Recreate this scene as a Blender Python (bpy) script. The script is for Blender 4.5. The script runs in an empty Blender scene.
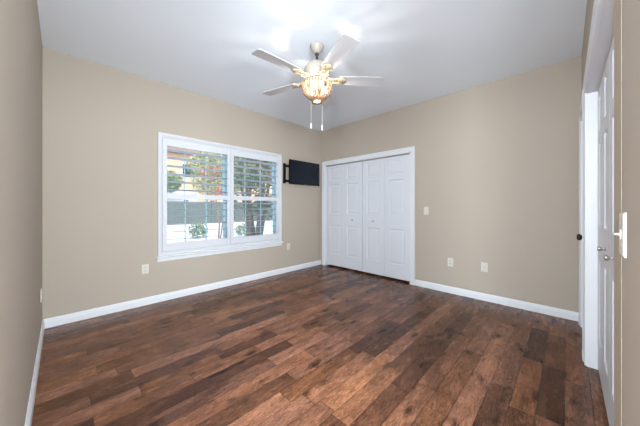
import bpy, bmesh, math, random
from mathutils import Vector, Matrix
random.seed(7)
PI = math.pi
SC = bpy.context.scene
COL = SC.collection

# ------------------------------------------------------------------ camera
F = 252.59
YAW = 0.773741
CAM = Vector((-3.7409, -3.6389, 1.1792))
H = 2.74                      # ceiling height
XC, YD = -3.87, -3.7484       # left wall, right wall
cd = bpy.data.cameras.new('camera')
cd.sensor_width = 36.0
cd.lens = F / 640 * 36
cd.shift_y = -(213 - 207.25) / 640
cd.clip_start = 0.01
cam = bpy.data.objects.new('camera', cd)
COL.objects.link(cam)
cam.location = CAM
cam.rotation_euler = (PI / 2, 0, YAW - PI / 2)
SC.camera = cam

# ------------------------------------------------------------------ world, sun, big lights
world = bpy.data.worlds.new('world')
SC.world = world
world.use_nodes = True
wn = world.node_tree
wn.nodes.clear()
sky = wn.nodes.new('ShaderNodeTexSky')
sky.sky_type = 'NISHITA'
sky.sun_disc = False
sky.sun_elevation = math.radians(50)
sky.sun_rotation = math.radians(200)
sky.air_density = 1.0
sky.dust_density = 1.5
wb = wn.nodes.new('ShaderNodeBackground')
wb.inputs['Strength'].default_value = 0.42
wo = wn.nodes.new('ShaderNodeOutputWorld')
wn.links.new(sky.outputs[0], wb.inputs[0])
wn.links.new(wb.outputs[0], wo.inputs[0])

def light(name, typ, loc, rot, energy, color, parent=None, **kw):
    l = bpy.data.lights.new(name, typ)
    l.energy = energy
    l.color = color
    for k, v in kw.items():
        setattr(l, k, v)
    o = bpy.data.objects.new(name, l)
    COL.objects.link(o)
    o.location = loc
    o.rotation_euler = rot
    if parent:
        o.parent = parent
    return o

# sun over the roof, from behind the camera, lighting the garden
light('sun', 'SUN', (0, -8, 12), (math.radians(48), 0, math.radians(-25)), 3.0, (1.0, 0.95, 0.88), angle=0.02)
# added fill lamp shining in through an unseen entry doorway beside the camera
light('hall_fill_light', 'AREA', (-3.70, -4.85, 1.55), (math.radians(98), 0, math.radians(-6)), 235, (0.82, 0.92, 1.0),
      shape='RECTANGLE', size=1.2, size_y=0.95)
# second added fill lamp, behind a made-up side room doorway left of the camera
light('side_room_fill_light', 'AREA', (-4.95, -3.75, 1.55), (math.radians(98), 0, math.radians(-66)), 240, (0.82, 0.92, 1.0),
      shape='RECTANGLE', size=1.3, size_y=0.95)

SC.view_settings.view_transform = 'Standard'
SC.view_settings.look = 'None'
SC.view_settings.exposure = 0.55
SC.view_settings.gamma = 1.0
SC.view_settings.use_curve_mapping = False

# ------------------------------------------------------------------ materials
def srgb(r, g, b):
    def f(c):
        c /= 255
        return c / 12.92 if c <= 0.04045 else ((c + 0.055) / 1.055) ** 2.4
    return (f(r), f(g), f(b), 1)

def new_mat(name):
    m = bpy.data.materials.new(name)
    m.use_nodes = True
    nt = m.node_tree
    return m, nt, nt.nodes['Principled BSDF']

def mat(name, col, rough=0.5, metal=0.0, var=0.0, vscale=8.0, bump=0.0, bscale=60.0, spec=0.5, emit=None, estr=0.0):
    """plain procedural material: noise-varied colour and an optional noise bump"""
    m, nt, b = new_mat(name)
    N, L = nt.nodes, nt.links
    b.inputs['Roughness'].default_value = rough
    b.inputs['Metallic'].default_value = metal
    b.inputs['Specular IOR Level'].default_value = spec
    tc = N.new('ShaderNodeTexCoord')
    no = N.new('ShaderNodeTexNoise')
    no.inputs['Scale'].default_value = vscale
    no.inputs['Detail'].default_value = 3
    L.new(tc.outputs['Object'], no.inputs['Vector'])
    mx = N.new('ShaderNodeMix')
    mx.data_type = 'RGBA'
    mx.inputs['A'].default_value = tuple(c * (1 - var) for c in col[:3]) + (1,)
    mx.inputs['B'].default_value = tuple(min(1, c * (1 + var)) for c in col[:3]) + (1,)
    L.new(no.outputs['Fac'], mx.inputs['Factor'])
    L.new(mx.outputs['Result'], b.inputs['Base Color'])
    if bump:
        n2 = N.new('ShaderNodeTexNoise')
        n2.inputs['Scale'].default_value = bscale
        n2.inputs['Detail'].default_value = 4
        L.new(tc.outputs['Object'], n2.inputs['Vector'])
        bp = N.new('ShaderNodeBump')
        bp.inputs['Strength'].default_value = bump
        bp.inputs['Distance'].default_value = 0.003
        L.new(n2.outputs['Fac'], bp.inputs['Height'])
        L.new(bp.outputs['Normal'], b.inputs['Normal'])
    if emit:
        b.inputs['Emission Color'].default_value = emit
        b.inputs['Emission Strength'].default_value = estr
    return m

def M_math(nt, op, a, b=None, c=None):
    n = nt.nodes.new('ShaderNodeMath')
    n.operation = op
    for i, v in enumerate((a, b, c)):
        if v is None:
            continue
        if isinstance(v, (int, float)):
            n.inputs[i].default_value = v
        else:
            nt.links.new(v, n.inputs[i])
    return n.outputs[0]

def floor_material():
    m, nt, b = new_mat('hand_scraped_maple_planks')
    N, L = nt.nodes, nt.links
    geo = N.new('ShaderNodeTexCoord')
    sep = N.new('ShaderNodeSeparateXYZ')
    L.new(geo.outputs['Object'], sep.inputs[0])
    X, Y = sep.outputs[0], sep.outputs[1]
    W = 0.1185
    v = M_math(nt, 'DIVIDE', M_math(nt, 'ADD', Y, 3.63 + W * 40), W)
    row = M_math(nt, 'FLOOR', v)
    fv = M_math(nt, 'FRACT', v)
    def wn(vec_a, vec_b, seed):
        c = N.new('ShaderNodeCombineXYZ')
        for i, s in enumerate((vec_a, vec_b, seed)):
            if isinstance(s, (int, float)):
                c.inputs[i].default_value = s
            else:
                L.new(s, c.inputs[i])
        w = N.new('ShaderNodeTexWhiteNoise')
        w.noise_dimensions = '3D'
        L.new(c.outputs[0], w.inputs['Vector'])
        return w.outputs['Value']
    r1 = wn(row, 0.0, 1.3)
    r2 = wn(row, 0.0, 5.7)
    blen = M_math(nt, 'ADD', M_math(nt, 'MULTIPLY', r1, 0.40), 0.50)     # board length of this row
    u = M_math(nt, 'DIVIDE', M_math(nt, 'ADD', X, M_math(nt, 'MULTIPLY', r2, 9.0)), blen)
    # wobble: slightly uneven end joints
    brd0 = M_math(nt, 'FLOOR', u)
    jit = wn(row, brd0, 2.2)
    u2 = M_math(nt, 'ADD', u, 0.0)
    brd = M_math(nt, 'FLOOR', u2)
    fu = M_math(nt, 'FRACT', u2)
    # some joints vanish: merge pairs of boards at random
    pair = M_math(nt, 'FLOOR', M_math(nt, 'MULTIPLY', brd, 0.5))
    keep = M_math(nt, 'GREATER_THAN', wn(row, pair, 3.1), 0.45)
    bid = M_math(nt, 'ADD', M_math(nt, 'MULTIPLY', brd, keep),
                 M_math(nt, 'MULTIPLY', M_math(nt, 'ADD', M_math(nt, 'MULTIPLY', pair, 2.0), 0.5),
                        M_math(nt, 'SUBTRACT', 1.0, keep)))
    tone = wn(row, bid, 7.7)
    hue = wn(row, bid, 11.1)
    ramp = N.new('ShaderNodeValToRGB')
    cr = ramp.color_ramp
    cr.elements[0].position = 0.0
    cr.elements[0].color = srgb(72, 43, 28)
    cr.elements[1].position = 1.0
    cr.elements[1].color = srgb(138, 90, 60)
    for p, c in ((0.12, (90, 56, 36)), (0.5, (112, 71, 47)), (0.85, (124, 79, 53))):
        e = cr.elements.new(p)
        e.color = srgb(*c)
    L.new(tone, ramp.inputs[0])
    # per-board coordinates for the figure
    vec = N.new('ShaderNodeCombineXYZ')
    L.new(M_math(nt, 'ADD', M_math(nt, 'MULTIPLY', X, 1.0), M_math(nt, 'MULTIPLY', tone, 37.0)), vec.inputs[0])
    L.new(Y, vec.inputs[1])
    L.new(M_math(nt, 'MULTIPLY', hue, 21.0), vec.inputs[2])
    mp = N.new('ShaderNodeMapping')
    mp.inputs['Scale'].default_value = (6.0, 34.0, 1.0)
    L.new(vec.outputs[0], mp.inputs[0])
    grain = N.new('ShaderNodeTexNoise')
    grain.inputs['Scale'].default_value = 1.6
    grain.inputs['Detail'].default_value = 7
    grain.inputs['Roughness'].default_value = 0.72
    grain.inputs['Distortion'].default_value = 2.0
    L.new(mp.outputs[0], grain.inputs['Vector'])
    # cloudy stain blotches
    mp2 = N.new('ShaderNodeMapping')
    mp2.inputs['Scale'].default_value = (3.2, 9.0, 1.0)
    L.new(vec.outputs[0], mp2.inputs[0])
    blot = N.new('ShaderNodeTexNoise')
    blot.inputs['Scale'].default_value = 1.3
    blot.inputs['Detail'].default_value = 4
    L.new(mp2.outputs[0], blot.inputs['Vector'])
    # curly light vein lines
    mp3 = N.new('ShaderNodeMapping')
    mp3.inputs['Scale'].default_value = (3.6, 11.0, 1.0)
    L.new(vec.outputs[0], mp3.inputs[0])
    vein = N.new('ShaderNodeTexNoise')
    vein.inputs['Scale'].default_value = 1.5
    vein.inputs['Detail'].default_value = 2
    vein.inputs['Distortion'].default_value = 2.2
    L.new(mp3.outputs[0], vein.inputs['Vector'])
    vs = M_math(nt, 'ABSOLUTE', M_math(nt, 'SUBTRACT', M_math(nt, 'FRACT', M_math(nt, 'MULTIPLY', vein.outputs['Fac'], 7.0)), 0.5))
    vline = N.new('ShaderNodeMapRange')
    vline.inputs['From Min'].default_value = 0.14
    vline.inputs['From Max'].default_value = 0.0
    L.new(vs, vline.inputs['Value'])
    # knots
    knot = N.new('ShaderNodeTexNoise')
    knot.inputs['Scale'].default_value = 3.6
    knot.inputs['Detail'].default_value = 1
    L.new(mp.outputs[0], knot.inputs['Vector'])
    mk = N.new('ShaderNodeMapping')
    mk.inputs['Scale'].default_value = (5.0, 12.0, 1.0)
    L.new(vec.outputs[0], mk.inputs[0])
    L.new(mk.outputs[0], knot.inputs['Vector'])
    knot.inputs['Scale'].default_value = 1.0
    kr = N.new('ShaderNodeMapRange')
    kr.inputs['From Min'].default_value = 0.60
    kr.inputs['From Max'].default_value = 0.74
    L.new(knot.outputs['Fac'], kr.inputs['Value'])
    g1 = N.new('ShaderNodeMapRange')
    g1.inputs['From Min'].default_value = 0.3
    g1.inputs['From Max'].default_value = 0.7
    g1.inputs['To Min'].default_value = 0.30
    g1.inputs['To Max'].default_value = 1.72
    L.new(grain.outputs['Fac'], g1.inputs['Value'])
    b1 = N.new('ShaderNodeMapRange')
    b1.inputs['From Min'].default_value = 0.3
    b1.inputs['From Max'].default_value = 0.7
    b1.inputs['To Min'].default_value = 0.6
    b1.inputs['To Max'].default_value = 1.25
    L.new(blot.outputs['Fac'], b1.inputs['Value'])
    f1 = M_math(nt, 'MULTIPLY', g1.outputs[0], b1.outputs[0])
    f2 = M_math(nt, 'MULTIPLY', f1, M_math(nt, 'SUBTRACT', 1.0, M_math(nt, 'MULTIPLY', kr.outputs[0], 0.75)))
    f3 = M_math(nt, 'ADD', f2, M_math(nt, 'MULTIPLY', vline.outputs[0], 0.6))
    # seams
    ev = M_math(nt, 'MULTIPLY', M_math(nt, 'MINIMUM', fv, M_math(nt, 'SUBTRACT', 1.0, fv)), W)
    eu0 = M_math(nt, 'MULTIPLY', M_math(nt, 'MINIMUM', fu, M_math(nt, 'SUBTRACT', 1.0, fu)), blen)
    # hide end joint inside merged pairs: fract of u/2 instead
    fu2 = M_math(nt, 'FRACT', M_math(nt, 'MULTIPLY', u2, 0.5))
    eu1 = M_math(nt, 'MULTIPLY', M_math(nt, 'MULTIPLY', M_math(nt, 'MINIMUM', fu2, M_math(nt, 'SUBTRACT', 1.0, fu2)), blen), 2.0)
    eu = M_math(nt, 'ADD', M_math(nt, 'MULTIPLY', eu0, keep), M_math(nt, 'MULTIPLY', eu1, M_math(nt, 'SUBTRACT', 1.0, keep)))
    ed = M_math(nt, 'MINIMUM', ev, eu)
    seam = N.new('ShaderNodeMapRange')
    seam.inputs['From Min'].default_value = 0.0008
    seam.inputs['From Max'].default_value = 0.0034
    L.new(ed, seam.inputs['Value'])
    f4 = M_math(nt, 'MULTIPLY', f3, M_math(nt, 'ADD', M_math(nt, 'MULTIPLY', seam.outputs[0], 0.6), 0.4))
    mul = N.new('ShaderNodeMix')
    mul.data_type = 'RGBA'
    mul.blend_type = 'MULTIPLY'
    mul.inputs['Factor'].default_value = 1.0
    L.new(ramp.outputs[0], mul.inputs['A'])
    cmb = N.new('ShaderNodeCombineColor')
    for i in range(3):
        L.new(f4, cmb.inputs[i])
    L.new(cmb.outputs[0], mul.inputs['B'])
    hs = N.new('ShaderNodeHueSaturation')
    L.new(mul.outputs['Result'], hs.inputs['Color'])
    L.new(M_math(nt, 'ADD', M_math(nt, 'MULTIPLY', hue, 0.006), 0.496), hs.inputs['Hue'])
    L.new(M_math(nt, 'ADD', M_math(nt, 'MULTIPLY', hue, 0.10), 0.88), hs.inputs['Saturation'])
    L.new(hs.outputs[0], b.inputs['Base Color'])
    b.inputs['Roughness'].default_value = 0.3
    rr = N.new('ShaderNodeMapRange')
    rr.inputs['To Min'].default_value = 0.18
    rr.inputs['To Max'].default_value = 0.34
    L.new(blot.outputs['Fac'], rr.inputs['Value'])
    L.new(rr.outputs[0], b.inputs['Roughness'])
    b.inputs['Specular IOR Level'].default_value = 0.2
    hgt = M_math(nt, 'ADD', M_math(nt, 'MULTIPLY', seam.outputs[0], 0.5), M_math(nt, 'MULTIPLY', blot.outputs['Fac'], 0.8))
    bp = N.new('ShaderNodeBump')
    bp.inputs['Strength'].default_value = 0.35
    bp.inputs['Distance'].default_value = 0.004
    L.new(hgt, bp.inputs['Height'])
    L.new(bp.outputs['Normal'], b.inputs['Normal'])
    return m

WALL = mat('beige_wall_paint', srgb(183, 171, 157), 0.85, var=0.015, vscale=1.5, bump=0.25, bscale=90, spec=0.2)
CEIL = mat('white_ceiling_paint', srgb(240, 246, 253), 0.9, var=0.01, vscale=1.0, bump=0.2, bscale=70, spec=0.1)
TRIM = mat('white_trim_paint', srgb(228, 229, 232), 0.42, var=0.01, spec=0.4)
STRIP = mat('tan_strip', srgb(178, 165, 145), 0.8, var=0.02)
DOORW = mat('white_door_paint', srgb(220, 222, 228), 0.4, var=0.01, bump=0.05, bscale=200)
SHUT = mat('white_shutter_paint', srgb(212, 213, 217), 0.35, var=0.01)
VINYL = mat('pale_window_vinyl', srgb(160, 188, 193), 0.45, var=0.02)
PLATE = mat('ivory_plastic', srgb(214, 210, 198), 0.4, var=0.01)
SLOTM = mat('dark_slot', srgb(50, 48, 44), 0.6, var=0.05)
NICK = mat('brushed_nickel', srgb(190, 188, 184), 0.3, metal=1.0, var=0.05)
DARKN = mat('dark_bronze_metal', srgb(70, 64, 58), 0.35, metal=0.9, var=0.05)
BLK = mat('black_plastic', srgb(12, 13, 16), 0.5, var=0.1, spec=0.25)
SCRN = mat('black_screen', srgb(16, 22, 34), 0.25, var=0.05, spec=0.25)
FANB = mat('white_fan_blade', srgb(188, 186, 188), 0.5, var=0.02)
FANH = mat('antique_white_fan_housing', srgb(180, 171, 158), 0.4, var=0.03)
FANI = mat('cream_scrollwork', srgb(196, 184, 152), 0.45, var=0.05, bump=0.5, bscale=40)
BRASS = mat('aged_brass_rib', srgb(140, 104, 72), 0.5, metal=0.3, var=0.1)
FLOOR = floor_material()
HIDE = mat('closet_interior_paint', srgb(150, 145, 138), 0.9)

def glass_mat(name, col, tr, rough=0.05):
    m, nt, b = new_mat(name)
    N, L = nt.nodes, nt.links
    t = N.new('ShaderNodeBsdfTransparent')
    t.inputs[0].default_value = (1, 1, 1, 1)
    mx = N.new('ShaderNodeMixShader')
    mx.inputs[0].default_value = 1 - tr
    b.inputs['Base Color'].default_value = col
    b.inputs['Roughness'].default_value = rough
    L.new(t.outputs[0], mx.inputs[1])
    L.new(b.outputs[0], mx.inputs[2])
    L.new(mx.outputs[0], N['Material Output'].inputs['Surface'])
    return m
GLASS = glass_mat('window_glass', srgb(190, 215, 215), 0.93)

SHADE = mat('cream_enamel', srgb(248, 226, 196), 0.4, var=0.03)
BULB = mat('lit_bulb_glass', (1, 0.9, 0.75, 1), 0.3, emit=(1, 0.86, 0.66, 1), estr=4.0)

# ------------------------------------------------------------------ mesh helpers
def box(bm, x0, x1, y0, y1, z0, z1):
    vs = [bm.verts.new((x, y, z)) for x in (x0, x1) for y in (y0, y1) for z in (z0, z1)]
    for f in ((0, 1, 3, 2), (4, 6, 7, 5), (0, 4, 5, 1), (2, 3, 7, 6), (0, 2, 6, 4), (1, 5, 7, 3)):
        bm.faces.new([vs[i] for i in f])

def prism(bm, pts, fn0, fn1):
    """closed 2-D outline swept between two placements"""
    a = [bm.verts.new(fn0(*p)) for p in pts]
    b = [bm.verts.new(fn1(*p)) for p in pts]
    n = len(pts)
    for i in range(n):
        bm.faces.new((a[i], a[(i + 1) % n], b[(i + 1) % n], b[i]))
    bm.faces.new(a[::-1])
    bm.faces.new(b)

def lathe(bm, prof, c=(0, 0, 0), n=32, axis='Z', close=True):
    rings = []
    for r, h in prof:
        ring = []
        for i in range(n):
            a = 2 * PI * i / n
            p = (r * math.cos(a), r * math.sin(a), h)
            if axis == 'X':
                p = (h, p[0], p[1])
            if axis == 'Y':
                p = (p[0], h, p[1])
            ring.append(bm.verts.new((c[0] + p[0], c[1] + p[1], c[2] + p[2])))
        rings.append(ring)
    for a, b in zip(rings, rings[1:]):
        for i in range(n):
            bm.faces.new((a[i], a[(i + 1) % n], b[(i + 1) % n], b[i]))
    if close:
        bm.faces.new(rings[0][::-1])
        bm.faces.new(rings[-1])

def tube(bm, pts, r, n=8, cap=True):
    pts = [Vector(p) for p in pts]
    rad = r if isinstance(r, (list, tuple)) else [r] * len(pts)
    rings = []
    up = None
    for i, p in enumerate(pts):
        t = (pts[min(i + 1, len(pts) - 1)] - pts[max(i - 1, 0)]).normalized()
        if up is None:
            up = t.orthogonal().normalized()
        up = (up - t * up.dot(t)).normalized()
        w = t.cross(up)
        rings.append([bm.verts.new(p + (up * math.cos(2 * PI * k / n) + w * math.sin(2 * PI * k / n)) * rad[i]) for k in range(n)])
    for a, b in zip(rings, rings[1:]):
        for i in range(n):
            bm.faces.new((a[i], a[(i + 1) % n], b[(i + 1) % n], b[i]))
    if cap:
        bm.faces.new(rings[0][::-1])
        bm.faces.new(rings[-1])

def obj(name, bm, m, parent=None, smooth=False, bevel=0.0, seg=2, loc=None):
    bmesh.ops.recalc_face_normals(bm, faces=bm.faces)
    me = bpy.data.meshes.new(name)
    bm.to_mesh(me)
    bm.free()
    me.materials.append(m)
    if smooth:
        me.polygons.foreach_set('use_smooth', [True] * len(me.polygons))
    o = bpy.data.objects.new(name, me)
    COL.objects.link(o)
    if parent:
        o.parent = parent
    if loc:
        o.location = loc
    if bevel:
        md = o.modifiers.new('bevel', 'BEVEL')
        md.width = bevel
        md.segments = seg
        md.limit_method = 'ANGLE'
        md.angle_limit = math.radians(40)
    return o

def tag(o, label, cat, group=None, kind=None):
    o['label'] = label
    o['category'] = cat
    if group:
        o['group'] = group
    if kind:
        o['kind'] = kind
    return o

def struct(o, label, cat):
    return tag(o, label, cat, kind='structure')

def thing(name, label, cat, loc=(0, 0, 0), rotz=0, group=None, kind=None):
    o = bpy.data.objects.new(name, None)
    o.empty_display_size = 0.1
    COL.objects.link(o)
    o.location = loc
    o.rotation_euler = (0, 0, rotz)
    return tag(o, label, cat, group, kind)

def part_copy(o, parent):
    c = o.copy()
    COL.objects.link(c)
    c.parent = parent
    return c

def copy_tree(root, loc, rotz, label, group=None):
    r = root.copy()
    COL.objects.link(r)
    r.location = loc
    r.rotation_euler = (0, 0, rotz)
    r['label'] = label
    if group:
        r['group'] = group
    for ch in list(root.children):
        c = part_copy(ch, r)
        for g in list(ch.children):
            part_copy(g, c)
    return r

def B():
    return bmesh.new()

# ------------------------------------------------------------------ room shell
TH = 0.15
WX0, WX1, WZ0, WZ1 = -2.87, -1.05, 0.605, 2.075      # window hole
BY0, BY1, BZ = -1.925, -0.135, 2.03                  # closet opening in the far right wall
DX0, DX1 = -2.50, -1.01                              # closet opening in the near right wall
EX0, EX1 = -0.80, -0.17                              # small door beside it
SY0, SY1 = -3.70, -3.05                              # made-up side room doorway, cut unseen in the left wall for fill light
HX0, HX1 = -3.80, -2.92                              # unseen entry doorway, added beside the camera to pass fill light

bm = B(); box(bm, -7.0, 0.75, -7.0, TH, -0.12, 0)
struct(obj('floor', bm, FLOOR), 'dark brown hand scraped wood plank floor of the empty room', 'floor')
bm = B(); box(bm, -7.0, 0.75, -7.0, TH, H, H + 0.12)
struct(obj('ceiling', bm, CEIL), 'smooth white ceiling above the fan', 'ceiling')

bm = B()
box(bm, XC - TH, WX0, 0, TH, 0, H); box(bm, WX1, 0.75, 0, TH, 0, H)
box(bm, WX0, WX1, 0, TH, 0, WZ0); box(bm, WX0, WX1, 0, TH, WZ1, H)
struct(obj('wall_back', bm, WALL), 'beige wall with the shuttered window and television', 'wall')
bm = B()
box(bm, 0, TH, BY1, 0, 0, H); box(bm, 0, TH, YD - 0.8, BY0, 0, H); box(bm, 0, TH, BY0, BY1, BZ, H)
struct(obj('wall_right', bm, WALL), 'beige wall holding the white double bifold closet', 'wall')
bm = B(); box(bm, XC - TH, XC, YD - TH, SY0, 0, H); box(bm, XC - TH, XC, SY1, 0, 0, H); box(bm, XC - TH, XC, SY0, SY1, BZ, H)
struct(obj('wall_left', bm, WALL), 'beige wall strip at the far left of the room', 'wall')
bm = B()
y0, y1 = YD - TH, YD
box(bm, EX1, 0, y0, y1, 0, H)
box(bm, DX1, EX0, y0, y1, 0, H)
box(bm, HX1, DX0, y0, y1, 0, H)
box(bm, XC, HX0, y0, y1, 0, H)
box(bm, EX0, EX1, y0, y1, BZ, H); box(bm, DX0, DX1, y0, y1, BZ, H); box(bm, HX0, HX1, y0, y1, BZ, H)
struct(obj('wall_near', bm, WALL), 'beige wall at the far right edge with switch and closet', 'wall')
# rest of the house behind the openings
bm = B()
box(bm, 0.70, 0.75, YD - 0.8, 0, 0, H)
box(bm, HX1 + 0.35, 0.75, YD - 0.85, YD - 0.8, 0, H)
box(bm, HX1 + 0.35, HX1 + 0.4, -7.0, YD - TH, 0, H)
box(bm, -7.0, HX1 + 0.4, -7.05, -7.0, 0, H)
box(bm, -7.05, -7.0, -7.0, -2.2, 0, H); box(bm, -7.0, XC - TH, -2.25, -2.2, 0, H)
struct(obj('wall_hall', bm, HIDE), 'plain walls of the closets and hall behind the openings', 'wall')

# baseboards
BBP = [(0, 0), (0.015, 0), (0.015, 0.058), (0.0125, 0.064), (0.0125, 0.074), (0.006, 0.086), (0.004, 0.090), (0, 0.090)]
def baseboard(name, label, axis, a, b, wall, sgn):
    bm = B()
    if axis == 'X':
        prism(bm, BBP, lambda d, h: (a, wall + sgn * d, h), lambda d, h: (b, wall + sgn * d, h))
    else:
        prism(bm, BBP, lambda d, h: (wall + sgn * d, a, h), lambda d, h: (wall + sgn * d, b, h))
    return struct(obj(name, bm, TRIM), label, 'baseboard')
baseboard('baseboard_back', 'white baseboard below the window', 'X', XC, 0, 0, -1)
baseboard('baseboard_left', 'white baseboard running toward the camera at far left', 'Y', SY1 + 0.07, -0.015, XC, 1)
baseboard('baseboard_right', 'white baseboard right of the far closet', 'Y', YD + 0.015, BY0 - 0.07, 0, -1)
bm = B()
for a, b in ((-0.094, 0), (DX1 + 0.07, EX0 - 0.07), (HX1 + 0.07, DX0 - 0.15)):
    prism(bm, BBP, lambda d, h: (a, YD + d * 1.6, h), lambda d, h: (b, YD + d * 1.6, h))
struct(obj('baseboard_near', bm, TRIM), 'short white baseboard pieces between the doors at right', 'baseboard')

# door casings: profile (distance outwards from the opening, height off the wall)
CAP = [(0, -0.01), (0, 0.012), (0.006, 0.015), (0.010, 0.011), (0.030, 0.015), (0.050, 0.018), (0.056, 0.022), (0.070, 0.022), (0.073, 0.018), (0.073, -0.01)]
def casing(name, label, u0, u1, zt, place, scale=1.0, legs=(True, True), m=None):
    bm = B()
    rings = []
    P = [(w * scale, d) for w, d in CAP]
    path = []
    if legs[0]:
        path += [lambda w: (u0 - w, 0), lambda w: (u0 - w, zt + w)]
    else:
        path += [lambda w: (u0, zt + w)]
    if legs[1]:
        path += [lambda w: (u1 + w, zt + w), lambda w: (u1 + w, 0)]
    else:
        path += [lambda w: (u1, zt + w)]
    for fn in path:
        rings.append([bm.verts.new(place(*fn(w), d)) for w, d in P])
    n = len(P)
    for a, b in zip(rings, rings[1:]):
        for i in range(n):
            bm.faces.new((a[i], a[(i + 1) % n], b[(i + 1) % n], b[i]))
    bm.faces.new(rings[0][::-1]); bm.faces.new(rings[-1])
    return struct(obj(name, bm, m or TRIM), label, 'door casing')
casing('trim_1', 'white casing around the far bifold closet', BY0, BY1, BZ, lambda u, z, d: (-d, u, z), 1.0)
casing('trim_2', 'white casing over and beside the near bifold closet', DX0, DX1, BZ, lambda u, z, d: (u, YD + d, z), 1.05, (False, True))
casing('trim_3', 'white casing of the small door at the far right corner', EX0, EX1, BZ, lambda u, z, d: (u, YD + d, z), 1.05)

# jambs and head tracks
def jamb(name, label, kind, u0, u1, zt, wall):
    bm = B()
    t = 0.012
    if kind == 'B':
        box(bm, -0.004, 0.12, u0, u0 + t, 0, zt); box(bm, -0.004, 0.12, u1 - t, u1, 0, zt); box(bm, -0.004, 0.12, u0, u1, zt - t, zt)
    else:
        box(bm, u0, u0 + t, wall - 0.13, wall, 0, zt); box(bm, u1 - t, u1, wall - 0.13, wall + 0.004, 0, zt)
        box(bm, u0, u1, wall - 0.13, wall + 0.004, zt - t, zt)
    return struct(obj(name, bm, TRIM), label, 'door jamb')
jamb('trim_4', 'white jamb lining the far closet opening', 'B', BY0, BY1, BZ, 0)
jamb('trim_5', 'white jamb lining the near closet opening', 'D', DX0, DX1, BZ, YD)
jamb('trim_6', 'white jamb lining the small corner door', 'D', EX0, EX1, BZ, YD)
bm = B(); box(bm, 0.018, 0.052, BY0 + 0.012, BY1 - 0.012, BZ - 0.030, BZ - 0.012)
struct(obj('trim_7', bm, NICK), 'metal head track above the far closet doors', 'door track')
bm = B(); box(bm, DX0 + 0.012, DX1 - 0.012, YD - 0.086, YD - 0.052, BZ - 0.030, BZ - 0.012)
struct(obj('trim_8', bm, NICK), 'metal head track above the near closet doors', 'door track')
# thin strip, slightly darker tan than the wall, on that closet's near side
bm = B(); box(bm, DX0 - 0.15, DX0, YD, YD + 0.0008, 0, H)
struct(obj('trim_9', bm, STRIP), 'narrow tan strip between closet and switch', 'trim')

# ------------------------------------------------------------------ panelled doors (local: x width, z up, front = -y)
def panel_door_bm(w, h, panels, th=0.035):
    """slab whose front carries raised panels: panels = (x0,x1,z0,z1)"""
    bm = B()
    xs = sorted({0, w} | {p[0] for p in panels} | {p[1] for p in panels})
    zs = sorted({0, h} | {p[2] for p in panels} | {p[3] for p in panels})
    vd = {}
    def v(x, y, z):
        k = (round(x, 5), round(y, 5), round(z, 5))
        if k not in vd:
            vd[k] = bm.verts.new(k)
        return vd[k]
    for i in range(len(xs) - 1):
        for j in range(len(zs) - 1):
            a, b, c, d = xs[i], xs[i + 1], zs[j], zs[j + 1]
            hit = any(abs(p[0] - a) < 1e-6 and abs(p[1] - b) < 1e-6 and abs(p[2] - c) < 1e-6 and abs(p[3] - d) < 1e-6 for p in panels)
            if not hit:
                bm.faces.new((v(a, 0, c), v(b, 0, c), v(b, 0, d), v(a, 0, d)))
            else:
                steps = [(0, 0), (0.010, 0.009), (0.016, 0.009), (0.042, 0.003)]
                R = [[v(a + o, y, c + o), v(b - o, y, c + o), v(b - o, y, d - o), v(a + o, y, d - o)] for o, y in steps]
                for p, q in zip(R, R[1:]):
                    for k in range(4):
                        bm.faces.new((p[k], p[(k + 1) % 4], q[(k + 1) % 4], q[k]))
                bm.faces.new(R[-1])
    # sides and back
    for i in range(len(xs) - 1):
        a, b = xs[i], xs[i + 1]
        bm.faces.new((v(a, 0, 0), v(a, th, 0), v(b, th, 0), v(b, 0, 0)))
        bm.faces.new((v(a, 0, h), v(b, 0, h), v(b, th, h), v(a, th, h)))
        for j in range(len(zs) - 1):
            c, d = zs[j], zs[j + 1]
            bm.faces.new((v(a, th, c), v(a, th, d), v(b, th, d), v(b, th, c)))
    for j in range(len(zs) - 1):
        c, d = zs[j], zs[j + 1]
        for x in (0, w):
            bm.faces.new((v(x, 0, c), v(x, 0, d), v(x, th, d), v(x, th, c)))
    return bm

def knob_bm(c=(0, 0, 0)):
    bm = B()
    lathe(bm, [(0.010, 0.0), (0.010, -0.003), (0.005, -0.006), (0.005, -0.014), (0.010, -0.018), (0.0145, -0.024), (0.0145, -0.029), (0.010, -0.033), (0.002, -0.034)], c, 20, 'Y')
    return bm

def bifold_pair(name, label, loc, rotz, wl, knob_leaf, h=1.965):
    """two hinged leaves, hinge edge at x=0"""
    t = thing(name, label, 'bifold door', loc, rotz, kind='structure')
    m = 0.088
    for k in range(2):
        pn = [(m, wl - m - 0.003, 0.225, 0.79), (m, wl - m - 0.003, 1.02, 1.595), (m, wl - m - 0.003, 1.68, 1.925)]
        lf = obj('door_leaf', panel_door_bm(wl - 0.003, h, pn), DOORW, t, bevel=0.0015, loc=(k * wl, 0, 0))
        if k == knob_leaf:
            obj('knob', knob_bm(), NICK, lf, smooth=True, loc=(wl / 2, 0, 0.91))
    # two butt hinges between the leaves
    return t
GAP = 0.018
wl = (BY1 - BY0 - 2 * GAP - 0.006) / 4
# far closet: front faces -x  => rotate local -y to -x : rotz = -90deg ; local x runs to world -y
bifold_pair('door_1', 'left pair of white six panel bifold leaves on far closet', (0.018, BY1 - GAP, 0.032), -PI / 2, wl, 1)
bifold_pair('door_2', 'right pair of white six panel bifold leaves on far closet', (0.018, BY1 - GAP - 2 * wl - 0.006, 0.032), -PI / 2, wl, 0)
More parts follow.
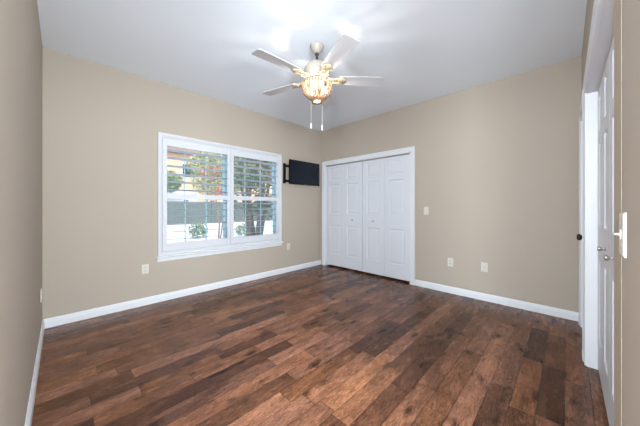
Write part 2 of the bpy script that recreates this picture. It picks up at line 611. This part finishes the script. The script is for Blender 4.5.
# near closet: front faces +y => rotz 180 ; local x runs to world -x
wl2 = (DX1 - DX0 - 2 * GAP - 0.006) / 4
bifold_pair('door_3', 'farther pair of white bifold leaves at right edge', (DX1 - GAP, YD - 0.050, 0.030), PI, wl2, 1)
bifold_pair('door_4', 'nearer pair of white bifold leaves at right edge', (DX1 - GAP - 2 * wl2 - 0.006, YD - 0.050, 0.030), PI, wl2, 0)
# small door by the corner
t = thing('door_5', 'narrow white panel door with dark knob in the right corner', 'door', (EX1 - 0.014, YD - 0.012, 0.012), PI, kind='structure')
dw = EX1 - EX0 - 0.028
pn = []
for a, b in ((0.09, dw / 2 - 0.04), (dw / 2 + 0.04, dw - 0.09)):
    pn += [(a, b, 0.225, 0.79), (a, b, 0.99, 1.56), (a, b, 1.66, 1.90)]
lf = obj('door_leaf', panel_door_bm(dw, 2.0, pn), DOORW, t, bevel=0.0015)
bm = B()
lathe(bm, [(0.030, 0), (0.030, -0.006), (0.012, -0.010), (0.011, -0.030), (0.022, -0.038), (0.027, -0.048), (0.025, -0.058), (0.012, -0.064)], (0.57 if dw > 0.6 else dw - 0.06, 0, 0.92), 24, 'Y')
obj('knob', bm, DARKN, lf, smooth=True)

# ------------------------------------------------------------------ window
w1 = thing('window_1', 'white framed window behind the plantation shutters', 'window', (0, 0, 0), kind='structure')
bm = B()   # vinyl frame and sashes of two double-hung units
fy0, fy1 = 0.085, 0.135
mid = (WX0 + WX1) / 2
for a, b in ((WX0, mid), (mid, WX1)):
    f = 0.03
    box(bm, a, a + f, fy0, fy1, WZ0, WZ1); box(bm, b - f, b, fy0, fy1, WZ0, WZ1)
    box(bm, a + f, b - f, fy0, fy1, WZ0, WZ0 + f); box(bm, a + f, b - f, fy0, fy1, WZ1 - f, WZ1)
obj('window_frame', bm, VINYL, w1, bevel=0.002)
zc = 1.335
for a, b in ((WX0 + 0.03, mid - 0.03), (mid + 0.03, WX1 - 0.03)):
    for lo, hi, yy in ((WZ0 + 0.03, zc + 0.02, 0.092), (zc - 0.02, WZ1 - 0.03, 0.112)):
        bm = B()
        s = 0.032
        box(bm, a, a + s, yy, yy + 0.02, lo, hi); box(bm, b - s, b, yy, yy + 0.02, lo, hi)
        box(bm, a + s, b - s, yy, yy + 0.02, lo, lo + s); box(bm, a + s, b - s, yy, yy + 0.02, hi - s, hi)
        for k in (1, 2):
            xm = a + (b - a) * k / 3
            box(bm, xm - 0.006, xm + 0.006, yy + 0.005, yy + 0.015, lo + s, hi - s)
        sa = obj('sash', bm, VINYL, w1)
        bm = B()
        box(bm, a + s, b - s, yy + 0.009, yy + 0.011, lo + s, hi - s)
        obj('glass_pane', bm, GLASS, sa)
# jamb returns
bm = B()
box(bm, WX0, WX0 + 0.01, 0.0, fy0, WZ0, WZ1); box(bm, WX1 - 0.01, WX1, 0.0, fy0, WZ0, WZ1)
box(bm, WX0 + 0.01, WX1 - 0.01, 0.0, fy0, WZ0, WZ0 + 0.01); box(bm, WX0 + 0.01, WX1 - 0.01, 0.0, fy0, WZ1 - 0.01, WZ1)
obj('jamb_lining', bm, TRIM, w1)
# shutter surround on the wall
def rect_frame(bm, x0, x1, z0, z1, prof):
    """prof: (inward offset, y)"""
    rings = []
    for o, y in prof:
        rings.append([bm.verts.new(p) for p in ((x0 + o, y, z0 + o), (x1 - o, y, z0 + o), (x1 - o, y, z1 - o), (x0 + o, y, z1 - o))])
    n = len(prof)
    for i in range(n):
        a, b = rings[i], rings[(i + 1) % n]
        for k in range(4):
            bm.faces.new((a[k], a[(k + 1) % 4], b[(k + 1) % 4], b[k]))
bm = B()
FX0, FX1, FZ0, FZ1 = -2.907, -1.012, 0.570, 2.112
rect_frame(bm, FX0, FX1, FZ0, FZ1, [(0, 0.002), (0, -0.026), (0.006, -0.032), (0.030, -0.030), (0.036, -0.022), (0.050, -0.020), (0.050, 0.002)])
struct(obj('trim_10', bm, SHUT, bevel=0.001), 'white surround framing the window shutters', 'window trim')
bm = B()
prism(bm, [(0, 0), (-0.050, 0), (-0.056, 0.004), (-0.056, 0.012), (-0.050, 0.018), (0, 0.018)],
      lambda d, h: (FX0 - 0.018, d, FZ0 - 0.018 + h), lambda d, h: (FX1 + 0.018, d, FZ0 - 0.018 + h))
prism(bm, [(0, -0.055), (-0.010, -0.055), (-0.016, -0.045), (-0.020, -0.012), (-0.024, 0.0), (0, 0.0)],
      lambda d, h: (FX0 - 0.006, d, FZ0 - 0.018 + h), lambda d, h: (FX1 + 0.006, d, FZ0 - 0.018 + h))
struct(obj('trim_11', bm, TRIM), 'white window stool and apron below the shutters', 'window sill')

# shutters
def shutter(label, x0, x1, hinge_left):
    t = thing('plantation_shutter', label, 'shutter', (x0, -0.006, FZ0 + 0.053), group='white louvred shutter panels on the window')
    w = x1 - x0
    h = FZ1 - FZ0 - 0.106
    st, tr, br = 0.048, 0.098, 0.098
    yb, yf = 0.014, -0.014
    for a, b in ((0, st), (w - st, w)):
        bm = B(); box(bm, a, b, yf, yb, 0, h)
        obj('stile', bm, SHUT, t, bevel=0.003)
    zd0, zd1 = 1.288 - (FZ0 + 0.053), 1.352 - (FZ0 + 0.053)
    for a, b in ((0, br), (zd0, zd1), (h - tr, h)):
        bm = B(); box(bm, st, w - st, yf + 0.001, yb - 0.001, a, b)
        obj('rail', bm, SHUT, t, bevel=0.002)
    for lo, hi in ((br, zd0), (zd1, h - tr)):
        n = 6
        pitch = (hi - lo) / n
        for k in range(n):
            zc = lo + pitch * (k + 0.5)
            bm = B()
            pts = []
            for i in range(16):
                a = 2 * PI * i / 16
                pts.append((0.053 * math.cos(a), 0.0044 * math.sin(a)))
            ta = math.radians(-7)
            ct, s_ = math.cos(ta), math.sin(ta)
            prism(bm, pts, lambda d, q: (st + 0.002, d * ct - q * s_, zc + d * s_ + q * ct),
                  lambda d, q: (w - st - 0.002, d * ct - q * s_, zc + d * s_ + q * ct))
            obj('louver', bm, SHUT, t, smooth=False)
    return t
sm = (FX0 + FX1) / 2
shutter('left white shutter panel with open louvers, nearer the outlet', FX0 + 0.053, sm - 0.002, True)
shutter('right white shutter panel with open louvers, nearer the television', sm + 0.002, FX1 - 0.053, False)

# ------------------------------------------------------------------ television on its bracket
tvx0, tvx1, tvz0, tvz1, tvy = -0.908, -0.168, 1.600, 2.034, -0.120
t = thing('television', 'black flat screen television mounted high beside the window', 'television', ((tvx0 + tvx1) / 2, tvy, tvz0))
hw, hh = (tvx1 - tvx0) / 2, tvz1 - tvz0
bm = B()
box(bm, -hw, hw, 0.0, 0.024, 0, hh)
box(bm, -hw * 0.75, hw * 0.75, 0.024, 0.046, 0.04, hh - 0.06)
obj('housing', bm, BLK, t, bevel=0.003)
bm = B()
rect_frame(bm, -hw, hw, 0, hh, [(0, 0.002), (0, -0.010), (0.016, -0.010), (0.020, -0.004), (0.020, 0.002)])
obj('bezel', bm, BLK, t, bevel=0.0015)
bm = B(); box(bm, -hw + 0.018, hw - 0.018, -0.003, 0.002, 0.018, hh - 0.018)
obj('screen', bm, SCRN, t)
bm = B(); box(bm, -0.014, 0.014, -0.0115, -0.0095, 0.005, 0.011)
o = obj('badge', bm, NICK, t)
t = thing('television_mount', 'black metal wall bracket with arms behind the television', 'wall bracket', (-0.937, 0, 1.79))
bm = B(); box(bm, -0.030, 0.022, -0.020, -0.001, -0.18, 0.18)
obj('wall_plate', bm, BLK, t, bevel=0.002)
for z in (0.135, -0.135):
    bm = B()
    box(bm, -0.005, 0.20, -0.046, -0.020, z - 0.022, z + 0.022)
    obj('arm', bm, BLK, t, bevel=0.003)
bm = B(); box(bm, 0.20, 0.56, -0.073, -0.046, -0.17, 0.20); box(bm, 0.15, 0.24, -0.047, -0.040, -0.16, 0.16)
obj('head_plate', bm, BLK, t, bevel=0.002)

# ------------------------------------------------------------------ outlets and switches (local: front = -y, centre at origin)
def plate_bm(w, h, t=0.006):
    bm = B()
    rings = []
    for o, y in ((0, 0), (0, -t * 0.5), (0.004, -t)):
        rings.append([bm.verts.new(p) for p in ((-w / 2 + o, y, -h / 2 + o), (w / 2 - o, y, -h / 2 + o), (w / 2 - o, y, h / 2 - o), (-w / 2 + o, y, h / 2 - o))])
    for a, b in zip(rings, rings[1:]):
        for k in range(4):
            bm.faces.new((a[k], a[(k + 1) % 4], b[(k + 1) % 4], b[k]))
    bm.faces.new(rings[-1]); bm.faces.new(rings[0])
    return bm
def outlet(label, loc, rotz):
    t = thing('electrical_outlet', label, 'outlet', loc, rotz, 'duplex outlets low on the walls')
    obj('cover_plate', plate_bm(0.072, 0.116), PLATE, t)
    for z in (0.021, -0.021):
        bm = B()
        lathe(bm, [(0.0165, -0.005), (0.0165, -0.0085), (0.015, -0.0095)], (0, 0, z), 20, 'Y')
        r = obj('receptacle', bm, PLATE, t)
        bm = B()
        box(bm, -0.008, -0.005, -0.0100, -0.0090, z + 0.000, z + 0.009); box(bm, 0.005, 0.008, -0.0100, -0.0090, z + 0.000, z + 0.009)
        box(bm, -0.0025, 0.0025, -0.0100, -0.0090, z - 0.010, z - 0.005)
        obj('slots', bm, SLOTM, r)
    bm = B(); lathe(bm, [(0.003, -0.005), (0.003, -0.0068)], (0, 0, 0), 10, 'Y')
    obj('screw', bm, NICK, t)
    return t
outlet('ivory outlet left of the window near the floor', (-3.035, 0, 0.433), 0)
outlet('ivory outlet right of the window, under the television', (-0.842, 0, 0.460), 0)
outlet('ivory outlet on the wall right of the closet, below the light switch', (0, -2.494, 0.423), -PI / 2)
outlet('ivory outlet seen edge on at far left wall', (XC, -0.30, 0.40), PI / 2)
def switch(label, loc, rotz, lever):
    t = thing('light_switch', label, 'light switch', loc, rotz, 'toggle switches on the walls')
    obj('cover_plate', plate_bm(0.072, 0.116), PLATE, t)
    bm = B(); box(bm, -0.005, 0.005, -0.008, -0.004, -0.012, 0.012)
    obj('toggle_collar', bm, PLATE, t)
    bm = B()
    prism(bm, [(-0.004, -0.004), (-0.004, 0.004), (-0.018, 0.006 * lever + 0.002), (-0.018, 0.006 * lever - 0.002)],
          lambda d, h: (-0.0035, d, h), lambda d, h: (0.0035, d, h))
    obj('toggle', bm, PLATE, t)
    for z in (0.030, -0.030):
        bm = B(); lathe(bm, [(0.003, -0.005), (0.003, -0.0068)], (0, 0, z), 10, 'Y')
        obj('screw', bm, NICK, t)
    return t
switch('ivory toggle switch at hand height right of the far closet', (0, -2.165, 1.127), -PI / 2, 1)
switch('ivory toggle switch seen edge on at the far right', (-2.695, YD, 1.107), PI, 0)
t = thing('cable_jack', 'ivory wall plate with one round jack, right of the low outlet', 'wall jack', (0, -2.893, 0.420), -PI / 2)
obj('cover_plate', plate_bm(0.072, 0.116), PLATE, t)
bm = B(); lathe(bm, [(0.009, -0.005), (0.009, -0.009), (0.005, -0.009), (0.005, -0.016)], (0, 0, 0), 16, 'Y')
obj('jack', bm, NICK, t, smooth=False)

# ------------------------------------------------------------------ ceiling fan
FXY = (-2.016, -1.913)
fan = thing('ceiling_fan', 'white five blade ceiling fan with lit ribbed glass bowl light', 'ceiling fan', (FXY[0], FXY[1], H))
def fz(z):
    return z - H
bm = B(); lathe(bm, [(0.066, 0), (0.068, -0.006), (0.064, -0.020), (0.050, -0.050), (0.030, -0.072), (0.016, -0.080)], n=40)
obj('canopy', bm, FANH, fan, smooth=True)
bm = B(); lathe(bm, [(0.018, -0.078), (0.020, -0.090), (0.011, -0.098), (0.011, -0.165), (0.022, -0.172), (0.022, -0.182)], n=20)
obj('downrod', bm, DARKN, fan, smooth=True)
bm = B(); lathe(bm, [(0.026, fz(2.580)), (0.060, fz(2.572)), (0.098, fz(2.548)), (0.122, fz(2.515)), (0.127, fz(2.490)), (0.127, fz(2.455)), (0.118, fz(2.440)), (0.085, fz(2.425)), (0.060, fz(2.405))], n=48)
obj('motor_housing', bm, FANH, fan, smooth=True)
bm = B(); lathe(bm, [(0.030, fz(2.407)), (0.050, fz(2.405)), (0.054, fz(2.395)), (0.048, fz(2.385)), (0.020, fz(2.380))], n=40)
obj('light_fitter', bm, FANI, fan, smooth=True)
BLZ = 2.418
blade_me = iron_me = None
PITCH = math.radians(10)
def rot_pitch(p):
    # +y edge goes down
    x, y, z = p
    return (x, y * math.cos(PITCH) + z * math.sin(PITCH), -y * math.sin(PITCH) + z * math.cos(PITCH))
bm = B()
out = []
for x, hw_ in ((0.215, 0.050), (0.228, 0.058), (0.40, 0.067), (0.60, 0.073), (0.640, 0.072), (0.652, 0.064)):
    out.append((x, hw_))
pl = [(x, w) for x, w in out] + [(0.656, 0.05), (0.656, -0.05)] + [(x, -w) for x, w in out[::-1]]
prism(bm, pl, lambda x, y: rot_pitch((x, y, 0.003)), lambda x, y: rot_pitch((x, y, -0.004)))
blade0 = obj('blade', bm, FANB, fan, bevel=0.0015)
bm = B()
# scrolled blade iron: two curled arms and a leaf shaped pad
pad = []
for i in range(24):
    a = 2 * PI * i / 24
    pad.append((0.225 + 0.062 * math.cos(a), (0.046 + 0.008 * math.cos(5 * a)) * math.sin(a)))
prism(bm, pad, lambda x, y: rot_pitch((x, y, -0.005)), lambda x, y: rot_pitch((x, y, -0.013)))
for s in (-1, 1):
    tube(bm, [(0.080, s * 0.012, 0.006), (0.105, s * 0.034, -0.004), (0.135, s * 0.040, -0.012), (0.165, s * 0.024, -0.012), (0.190, s * 0.014, -0.010)], 0.008, 8)
    tube(bm, [(0.100, s * 0.012, 0.002), (0.122, s * 0.006, -0.010), (0.150, s * 0.018, -0.014)], 0.006, 8)
tube(bm, [(0.070, 0, 0.010), (0.110, 0, 0.0), (0.150, 0, -0.010), (0.200, 0, -0.010)], 0.010, 8)
iron0 = obj('blade_iron', bm, FANI, fan, smooth=True)
for x, y in ((0.205, 0.0), (0.245, 0.022), (0.245, -0.022)):
    bm = B()
    p = rot_pitch((x, y, -0.014)); lathe(bm, [(0.005, 0.002), (0.005, -0.003)], p, 10)
    obj('screw', bm, BRASS, iron0)
for k in range(5):
    a = math.radians(176.1 - 72 * k)
    if k == 0:
        b_, i_ = blade0, iron0
    else:
        b_ = part_copy(blade0, fan); i_ = part_copy(iron0, fan)
        for sc_ in list(iron0.children):
            part_copy(sc_, i_)
    for q in (b_, i_):
        q.location = (0, 0, fz(BLZ)); q.rotation_euler = (0, 0, a)
# bowl: pleated translucent glass between brass ribs
PR = [(0.120, 2.384), (0.137, 2.366), (0.146, 2.340), (0.142, 2.312), (0.126, 2.280), (0.100, 2.250), (0.068, 2.228), (0.040, 2.216), (0.030, 2.208), (0.036, 2.200), (0.052, 2.194)]
NR = 16
bm = B()
for i in range(NR):          # broad curved cream slats
    a0 = 2 * PI * i / NR
    da = 2 * PI / NR * 0.26
    cols = []
    for r, z in PR:
        for_r = []
        for q, off in ((-1, 0.0), (-0.5, 0.004), (0, 0.006), (0.5, 0.004), (1, 0.0)):
            a = a0 + da * q
            for_r.append(((r + off) * math.cos(a), (r + off) * math.sin(a), fz(z)))
        cols.append(for_r)
    V = [[bm.verts.new(p) for p in c] for c in cols]
    W_ = [[bm.verts.new((p[0] * 0.975, p[1] * 0.975, p[2])) for p in c] for c in cols]
    for j in range(len(V) - 1):
        for k in range(4):
            bm.faces.new((V[j][k], V[j][k + 1], V[j + 1][k + 1], V[j + 1][k]))
            bm.faces.new((W_[j][k], W_[j + 1][k], W_[j + 1][k + 1], W_[j][k + 1]))
        for k in (0, 4):
            bm.faces.new((V[j][k], V[j + 1][k], W_[j + 1][k], W_[j][k]))
    for j in (0, -1):
        for k in range(4):
            bm.faces.new((V[j][k], V[j][k + 1], W_[j][k + 1], W_[j][k]))
tube(bm, [(0.121 * math.cos(2 * PI * i / 48), 0.121 * math.sin(2 * PI * i / 48), fz(2.386)) for i in range(49)], 0.004, 6)
shade = obj('lamp_shade', bm, SHADE, fan, smooth=True)
bm = B()
for i in range(NR):          # thin brass ribs at the slat edges
    for q in (-0.26, 0.26):
        a = 2 * PI * (i + q) / NR
        tube(bm, [(r * 1.005 * math.cos(a), r * 1.005 * math.sin(a), fz(z)) for r, z in PR], 0.0052, 6)
tube(bm, [(0.121 * math.cos(2 * PI * i / 48), 0.121 * math.sin(2 * PI * i / 48), fz(2.388)) for i in range(49)], 0.006, 6)
obj('shade_ribs', bm, BRASS, shade, smooth=True)
for i in range(3):           # spider arms carrying the rim
    bm = B()
    a = 2 * PI * i / 3
    tube(bm, [(0.04 * math.cos(a), 0.04 * math.sin(a), fz(2.392)), (0.121 * math.cos(a), 0.121 * math.sin(a), fz(2.388))], 0.004, 6)
    obj('rim_support', bm, BRASS, shade)
for k in range(3):
    a = math.radians(100 + 120 * k)
    cx, cy = 0.062 * math.cos(a), 0.062 * math.sin(a)
    bm = B()
    lathe(bm, [(0.010, fz(2.380)), (0.012, fz(2.360)), (0.022, fz(2.335)), (0.024, fz(2.315)), (0.015, fz(2.290)), (0.004, fz(2.278))], (cx, cy, 0), 16)
    obj('bulb', bm, BULB, fan, smooth=True)
# the fan lamp's own light
light('fan_bulb_light', 'POINT', (0, 0, fz(2.245)), (0, 0, 0), 10, (1.0, 0.94, 0.87), fan, shadow_soft_size=0.03)
rv = Vector((math.sin(YAW), -math.cos(YAW)))
for s, z1 in ((-0.058, 1.985), (0.050, 1.965)):
    x, y = rv[0] * s, rv[1] * s
    bm = B()
    tube(bm, [(x, y, fz(2.37)), (x, y, fz(z1))], 0.0008, 6)
    ch = obj('pull_chain', bm, PLATE, fan)
    bm = B()
    lathe(bm, [(0.002, fz(z1 + 0.004)), (0.005, fz(z1 - 0.012)), (0.0075, fz(z1 - 0.034)), (0.004, fz(z1 - 0.046))], (x, y, 0), 12)
    obj('pull_fob', bm, TRIM, ch, smooth=True)

# ------------------------------------------------------------------ outside the window
GZ = -0.12
CONC = mat('pale_concrete', srgb(200, 199, 196), 0.9, var=0.06, vscale=0.8)
PEACH = mat('peach_stucco', srgb(196, 160, 130), 0.9, var=0.06, vscale=2.0)
GREYW = mat('grey_block_wall', srgb(74, 82, 78), 0.9, var=0.15, vscale=5.0)
BARK = mat('grey_brown_bark', srgb(120, 100, 88), 0.9, var=0.25, vscale=12, bump=0.6, bscale=30)
ROOF = mat('brown_shingle', srgb(120, 100, 88), 0.9, var=0.15, vscale=6)
def leaf_mat(name, c1, c2):
    m, nt, b = new_mat(name)
    N, L = nt.nodes, nt.links
    gi = N.new('ShaderNodeTexNoise')
    tc = N.new('ShaderNodeTexCoord')
    gi.inputs['Scale'].default_value = 6
    L.new(tc.outputs['Object'], gi.inputs['Vector'])
    r = N.new('ShaderNodeValToRGB')
    r.color_ramp.elements[0].position = 0.35
    r.color_ramp.elements[0].color = c1
    r.color_ramp.elements[1].position = 0.65
    r.color_ramp.elements[1].color = c2
    L.new(gi.outputs['Fac'], r.inputs[0])
    L.new(r.outputs[0], b.inputs['Base Color'])
    b.inputs['Roughness'].default_value = 0.6
    return m
LEAFG = leaf_mat('green_leaves', srgb(64, 92, 58), srgb(128, 146, 96))
LEAFD = leaf_mat('dark_green_leaves', srgb(58, 84, 58), srgb(112, 132, 88))
LEAFY = leaf_mat('yellow_green_leaves', srgb(96, 118, 72), srgb(176, 172, 122))
FLOW = leaf_mat('red_flowers', srgb(200, 70, 60), srgb(230, 130, 110))

bm = B(); box(bm, -16, 34, TH, 50, GZ - 0.1, GZ)
struct(obj('ground', bm, CONC), 'bright pale concrete outside the window', 'ground')

def leaves(bm, c, rad, n, size, seed):
    rnd = random.Random(seed)
    for _ in range(n):
        while True:
            p = Vector((rnd.uniform(-1, 1), rnd.uniform(-1, 1), rnd.uniform(-1, 1)))
            if 0.25 < p.length < 1:
                break
        q = Vector((c[0] + p.x * rad[0], c[1] + p.y * rad[1], c[2] + p.z * rad[2]))
        d = Vector((rnd.gauss(0, 1), rnd.gauss(0, 1), rnd.gauss(0, 0.7))).normalized()
        e = d.orthogonal().normalized()
        e.rotate(Matrix.Rotation(rnd.uniform(0, 6.28), 3, d))
        s = size * rnd.uniform(0.6, 1.3)
        vs = [bm.verts.new(q - d * s), bm.verts.new(q + e * s * 0.42), bm.verts.new(q + d * s), bm.verts.new(q - e * s * 0.42)]
        bm.faces.new(vs)

def plant(name, label, cat, base, blobs, m, trunks=(), flowers=None, group=None, size=0.05, seed=1):
    t = thing(name, label, cat, base, 0, group)
    if trunks:
        bm = B()
        for pts, r in trunks:
            tube(bm, pts, [r * (1 - 0.5 * i / (len(pts) - 1)) for i in range(len(pts))], 8)
        obj('trunk', bm, BARK, t, smooth=True)
    bm = B()
    for k, (c, rad, n) in enumerate(blobs):
        leaves(bm, c, rad, n, size, seed * 31 + k)
    obj('foliage', bm, m, t)
    if flowers:
        bm = B()
        for k, (c, rad, n) in enumerate(flowers):
            leaves(bm, c, rad, n, size * 0.9, seed * 77 + k)
        obj('flowers', bm, FLOW, t)['kind'] = 'stuff'
    return t
# multi-stem tree in front of the right shutter
rnd = random.Random(4)
tr = []
for k in range(6):
    a = 2 * PI * k / 6 + 0.3
    tr.append(([(0.08 * math.cos(a), 0.08 * math.sin(a), 0), (0.14 * math.cos(a), 0.14 * math.sin(a), 0.7),
                (0.24 * math.cos(a + .2), 0.24 * math.sin(a + .2), 1.4), (0.42 * math.cos(a), 0.36 * math.sin(a), 2.3)], 0.055))
plant('garden_tree', 'multi stemmed tree seen through the right shutter', 'tree', (-0.62, 1.5, GZ),
      [((0.0, 0, 2.2), (0.75, 0.45, 0.55), 1500), ((-0.1, 0, 1.5), (0.5, 0.3, 0.4), 420), ((0.35, 0.1, 1.3), (0.3, 0.3, 0.4), 200)], LEAFD, tr, seed=3)
plant('flowering_shrub', 'green shrub with red flowers seen through the left shutter', 'shrub', (-0.62, 3.5, GZ),
      [((0, 0, 1.95), (0.75, 0.5, 0.36), 1400), ((0.1, 0, 2.5), (0.9, 0.5, 0.4), 1100)], LEAFY,
      [([(0, 0, 0), (0.05, 0, 0.8), (-0.1, 0, 1.9)], 0.03), ([(0.05, 0.05, 0), (0.15, 0, 0.9), (0.35, 0.1, 2.0)], 0.025)],
      [((0.05, -0.3, 1.75), (0.30, 0.25, 0.12), 150), ((-0.3, -0.3, 2.2), (0.4, 0.2, 0.25), 90)], seed=5)
plant('low_shrub', 'low dark shrub on the pale ground below left shutter', 'shrub', (0.23, 7.3, GZ),
      [((0, 0, 0.35), (0.42, 0.3, 0.33), 700)], LEAFD, seed=8)
plant('low_shrub', 'low shrub beside the tree trunks below right shutter', 'shrub', (1.9, 6.4, GZ),
      [((0, 0, 0.32), (0.5, 0.35, 0.3), 800)], LEAFD, seed=9)
for k, (x, y, s) in enumerate(((2.0, 18.9, 0.78), (5.2, 19.0, 1.12), (8.8, 18.8, 1.0), (12.4, 19.0, 1.15))):
    plant('street_tree', ['small leafy tree beyond the grey wall, behind left shutter edge', 'leafy tree beyond the grey wall, behind left shutter centre',
                          'leafy tree beyond the grey wall, behind right shutter centre', 'leafy tree beyond the grey wall, behind right shutter edge'][k], 'tree', (x, y, GZ),
          [((0, 0, 4.3 * s), (1.5 * s, 1.2, 1.15 * s), 1700)], [LEAFG, LEAFY, LEAFD, LEAFG][k],
          [([(0, 0, 0), (0.05, 0, 1.2), (-0.05, 0, 3.6 * s)], 0.13)], group=None, size=0.13, seed=20 + k)
bm = B()
for i in range(11):
    x = -3.0 + i * 2.0
    box(bm, x + 0.02, x + 1.78, 17.0, 17.2, GZ, 1.62)
    box(bm, x + 1.78, x + 2.02, 16.95, 17.25, GZ, 1.74)
tag(obj('garden_wall', bm, GREYW, bevel=0.01), 'low grey block wall across the pale ground outside', 'wall')
bm = B(); box(bm, -3.0, 5.0, 20.8, 23.0, GZ, 2.8)
tag(obj('garage', bm, CONC, bevel=0.02), 'plain white garage beyond the grey wall outside', 'garage')
t = thing('neighbouring_house', 'peach stucco house beyond the trees outside', 'house', (2.0, 25, GZ))
bm = B(); box(bm, -8, 18, 0, 6, 0, 7.0)
obj('house_wall', bm, PEACH, t)
bm = B(); prism(bm, [(-0.7, 6.9), (6.7, 6.9), (3, 9.0)], lambda y, z: (-8.7, y, z), lambda y, z: (18.7, y, z))
obj('roof', bm, ROOF, t)
for x in (-5, -1, 3, 7, 11):
    bm = B(); box(bm, x, x + 1.3, -0.05, 0.02, 4.4, 5.9)
    w = obj('window', bm, VINYL, t)
    bm = B(); box(bm, x + 0.08, x + 1.22, -0.06, -0.05, 4.48, 5.82)
    obj('pane', bm, SCRN, w)
